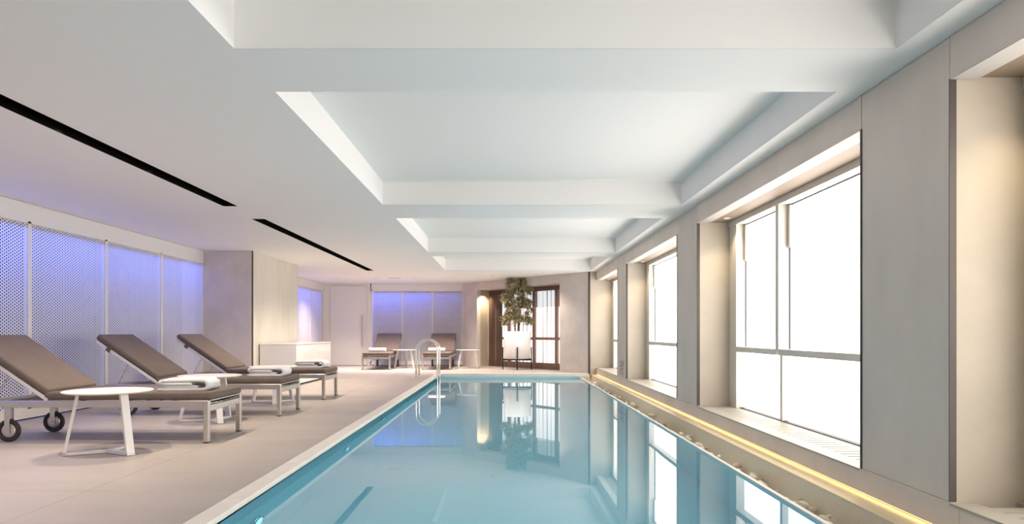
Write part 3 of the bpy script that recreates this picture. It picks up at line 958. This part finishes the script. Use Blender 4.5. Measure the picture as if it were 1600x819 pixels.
# ------------------------------------------------------------------ towels
def ribbon(path, th, depth, seed=0, ny=8):
    """a thick folded cloth: path points (x, z), thickness th, extruded along y with softened edges"""
    random.seed(seed)
    pts = [Vector((p[0], 0, p[1])) for p in path]
    n = len(pts)
    left, right = [], []
    for i in range(n):
        d = (pts[min(i + 1, n - 1)] - pts[max(i - 1, 0)]).normalized()
        nn = Vector((-d.z, 0, d.x))
        left.append(pts[i] + nn * th / 2); right.append(pts[i] - nn * th / 2)
    ring = left + right[::-1]
    bm = NB()
    rows = []
    cx = sum(p.x for p in pts) / n; cz = sum(p.z for p in pts) / n
    for j in range(ny + 1):
        f = j / ny
        yv = (f - 0.5) * depth
        rows.append([bm.verts.new((p.x + random.uniform(-.0015, .0015), yv, p.z + random.uniform(-.001, .001))) for p in ring])
    m = len(ring)
    for j in range(ny):
        for i in range(m):
            bm.faces.new((rows[j][i], rows[j][(i + 1) % m], rows[j + 1][(i + 1) % m], rows[j + 1][i]))
    for row in (rows[0], rows[-1]):
        k = n
        for i in range(k - 1):
            bm.faces.new((row[i], row[i + 1], row[m - 2 - i], row[m - 1 - i]))
    return bm

def arc(cx, cz, r, a0, a1, n=8):
    return [(cx + r * math.cos(R(a0 + (a1 - a0) * k / n)), cz + r * math.sin(R(a0 + (a1 - a0) * k / n))) for k in range(n + 1)]

def line(x0, z0, x1, z1, n=6):
    return [(x0 + (x1 - x0) * k / n, z0 + (z1 - z0) * k / n) for k in range(n + 1)]

def make_towel():
    t = empty('folded_towel')
    th = 0.023
    path = line(-0.17, 0.011, 0.13, 0.011)[:-1] + arc(0.14, 0.046, 0.035, -90, 90) + line(0.13, 0.081, -0.14, 0.079)[1:] + arc(-0.145, 0.066, 0.0125, 90, 270)[1:] + line(-0.13, 0.0535, 0.06, 0.054)[1:]
    obj('outer_fold', ribbon(path, th, 0.27, 1), M['towel'], t, True)
    path = line(-0.155, 0.0325, 0.10, 0.0325)
    obj('inner_fold', ribbon(path, 0.019, 0.262, 2), M['towel'], t, True)
    return t
W0 = make_towel()
def roll_towel():
    t = empty('rolled_towel')
    bm = NB()
    n, turns = 70, 3.2
    path = []
    for k in range(n + 1):
        f = k / n
        r = 0.012 + 0.040 * f
        a = 2 * PI * turns * f - PI / 2 - 2 * PI * turns
        path.append((r * math.cos(a), 0.062 + r * math.sin(a)))
    obj('roll', ribbon(path, 0.0125, 0.44, 3, 10), M['towel'], t, True)
    return t
W1 = roll_towel()
WS = [(-2.835, 6.02, 0.440, 0.12, 'folded white towel lying on the nearest lounger'),
      (-2.80, 7.98, 0.440, 0.05, 'folded white towel lying on the middle lounger of the row of three'),
      (-2.83, 9.85, 0.440, 0.0, 'folded white towel lying on the lounger by the plaster pillar')]
for i, (x, y, z, rz, lb) in enumerate(WS):
    o = W0 if i == 0 else copy_tree(W0)
    o.location = (x, y, z); o.rotation_euler = (0, 0, rz); o.scale = (1.2, 1.15, 1.12)
    tag(o, lb, 'towel', 'folded white towels')
for i, (x, y, lb) in enumerate(((-3.36, 17.75, 'rolled white towel on the rear lounger beside the white door'), (-1.80, 17.75, 'rolled white towel on the rear lounger beside the curtained recess'))):
    o = W1 if i == 0 else copy_tree(W1)
    o.location = (x, y, 0.438); o.rotation_euler = (0, 0, R(90))
    tag(o, lb, 'towel', 'rolled white towels')

# ------------------------------------------------------------------ white cabinet by the pillar
cb = empty('white_cabinet', (-4.03, 13.1, 0), 0, 'low white lacquered cabinet standing against the plaster pillar', 'cabinet')
obj('carcass', box(NB(), -0.325, 0.310, -1.16, 1.16, 0.03, 0.735, 0.004, 1), M['white_board'], cb)
obj('plinth', box(NB(), -0.30, 0.28, -1.13, 1.13, 0.0, 0.03), M['gasket'], cb)
obj('countertop', box(NB(), -0.325, 0.335, -1.185, 1.185, 0.735, 0.76, 0.003, 1), M['white_gloss'], cb)
for k in range(2):
    obj('door', box(NB(), 0.310, 0.330, -1.158 + 1.16 * k, -0.002 + 1.16 * k, 0.035, 0.730, 0.003, 1), M['white_gloss'], cb)
obj('end_panel', box(NB(), -0.322, 0.330, -1.180, -1.160, 0.0, 0.735, 0.003, 1), M['white_board'], cb)
bm = NB()

# ------------------------------------------------------------------ pool ladder
ld = empty('pool_ladder', (-1.66, 14.5, 0), 0, 'polished steel pool ladder with two arched handrails at the far pool corner', 'ladder')
for yq in (-0.25, 0.25):
    pts = [(-0.225, yq, 0.0), (-0.225, yq, 0.35), (-0.225, yq, 0.60)]
    for k in range(1, 12):
        a = PI - PI * k / 12
        pts.append((0.0 + 0.225 * math.cos(a), yq, 0.60 + 0.20 * math.sin(a)))
    pts += [(0.225, yq, 0.60), (0.225, yq, 0.2), (0.225, yq, -0.3), (0.225, yq, -1.0)]
    o = obj('handrail', tube(NB(), pts, 0.020, 12), M['chrome'], ld, True)
    obj('floor_flange', lathe(NB(), [(0.0, 0.008), (0.035, 0.008), (0.045, 0.003), (0.045, 0.0)], 20, (-0.225, yq)), M['chrome'], o, True)
for zq in (-0.35, -0.62, -0.89):
    obj('tread', box(NB(), 0.195, 0.265, -0.232, 0.232, zq - 0.012, zq + 0.012, 0.004, 1), M['chrome'], ld)

# ------------------------------------------------------------------ potted tree and its stand
PC = (0.315, 17.36)
st = empty('plant_stand', (*PC, 0), 0, 'black four-legged metal stand under the white plant pot', 'plant stand')
for k in range(4):
    a = R(-90 + 90 * k)
    lx, ly = 0.368 * math.cos(a), 0.368 * math.sin(a)
    obj('leg', tube(NB(), [(lx, ly, 0.0), (lx, ly, 0.58)], 0.016, 10), M['black_metal'], st)
for k in range(2):
    a = R(90 * k)
    u = Vector((math.cos(a), math.sin(a), 0)) * 0.368
    obj('cross_bar', bar(NB(), -u + Vector((0, 0, 0.245 - 0.032 * 0)), u + Vector((0, 0, 0.245)), 0.03, 0.028 if k else 0.026), M['black_metal'], st)
bm = NB()
ringp = [(0.366 * math.cos(2 * PI * k / 40), 0.366 * math.sin(2 * PI * k / 40), 0.275) for k in range(41)]
tube(bm, ringp, 0.010, 8, False)
obj('ring', bm, M['black_metal'], st, True)

tr = empty('potted_tree', (*PC, 0.262), 0, 'bushy olive-green tree in a tall white round pot before the sheer curtain', 'potted tree')
obj('pot', lathe(NB(), [(0.0, 0.0), (0.320, 0.0), (0.335, 0.012), (0.348, 0.40), (0.352, 0.715), (0.346, 0.722), (0.338, 0.715), (0.330, 0.66), (0.0, 0.66)], 56), M['white_gloss'], tr, True)
obj('soil', lathe(NB(), [(0.0, 0.672), (0.20, 0.670), (0.329, 0.662)], 30), M['soil'], tr, True)
random.seed(21)
branches = []
def grow(base, tip, r0):
    mid = (Vector(base) + Vector(tip)) / 2 + Vector((random.uniform(-.04, .04), random.uniform(-.04, .04), 0.02))
    tube(bmT, [base, mid, tip], [r0, r0 * 0.75, r0 * 0.4], 7)
bmT = NB()
for (bx, by, tx, ty, r0) in ((0.02, 0.0, 0.05, 0.02, 0.020), (-0.06, 0.02, -0.09, 0.03, 0.016), (0.05, 0.03, 0.12, -0.02, 0.014)):
    tube(bmT, [(bx, by, 0.66), (bx * 1.1 + .01, by, 1.0), (tx, ty, 1.5), (tx * 0.8, ty, 1.95)], [r0, r0 * .9, r0 * .7, r0 * .4], 8)
obj('trunk', bmT, M['trunk'], tr, True)
# crown: tufts of lance leaves placed where the silhouette has them (local x, z above the pot foot, radius)
tufts = []
blobs = [(-0.02, 1.88, 0.27, 18), (-0.24, 1.70, 0.17, 9), (0.17, 1.78, 0.20, 10), (-0.30, 1.52, 0.13, 7), (0.12, 1.52, 0.24, 12), (-0.02, 1.35, 0.22, 11),
         (0.30, 1.38, 0.17, 9), (-0.16, 1.22, 0.16, 8), (0.14, 1.16, 0.18, 9), (-0.32, 1.02, 0.12, 8), (0.27, 1.00, 0.12, 8), (0.0, 0.98, 0.17, 10), (-0.05, 1.62, 0.2, 8), (-0.12, 2.0, 0.14, 6), (0.12, 1.98, 0.13, 6)]
for (x, z, r, n) in blobs:
    for _ in range(n):
        while True:
            v = Vector((random.uniform(-1, 1), random.uniform(-1, 1), random.uniform(-1, 1)))
            if v.length < 1: break
        tufts.append(Vector((x + v.x * r, v.y * max(r, 0.20) * 0.95, z - 0.03 + v.z * r * 0.9)))
for i, tp in enumerate(tufts[::2]):
    bm = NB()
    stem = Vector((0.06 * random.uniform(-1, 1), 0.02, max(0.85, tp.z - random.uniform(0.18, 0.35))))
    mid = (stem + tp) / 2 + Vector((0, 0, 0.03))
    tube(bm, [stem, mid, tp], [0.006, 0.004, 0.002], 5)
    if i < 40:
        obj('branch', bm, M['trunk'], tr, True)
    else:
        bm.free()
bmL = NB()
for tp in tufts:
    axis = (tp - Vector((0, 0, tp.z - 0.25))).normalized()
    for _ in range(30):
        d = (axis * 0.5 + Vector((random.gauss(0, 1), random.gauss(0, 1), random.gauss(0.15, 0.8))).normalized()).normalized()
        L = random.uniform(0.085, 0.135)
        wd = L * random.uniform(0.12, 0.17)
        s = d.cross(Vector((random.uniform(-1, 1), random.uniform(-1, 1), 1))).normalized()
        up = s.cross(d)
        p0 = tp + d * 0.008
        a = bmL.verts.new(p0)
        b = bmL.verts.new(p0 + d * L * 0.45 + s * wd + up * 0.006)
        c = bmL.verts.new(p0 + d * L - up * 0.012)
        e = bmL.verts.new(p0 + d * L * 0.45 - s * wd + up * 0.006)
        m = bmL.verts.new(p0 + d * L * 0.48)
        bmL.faces.new((a, b, m)); bmL.faces.new((b, c, m)); bmL.faces.new((c, e, m)); bmL.faces.new((e, a, m))
for v in bmL.verts:
    v.co.z = min(v.co.z, 2.085)
fo = obj('foliage', bmL, M['leaf'], tr)
fo['kind'] = 'stuff'
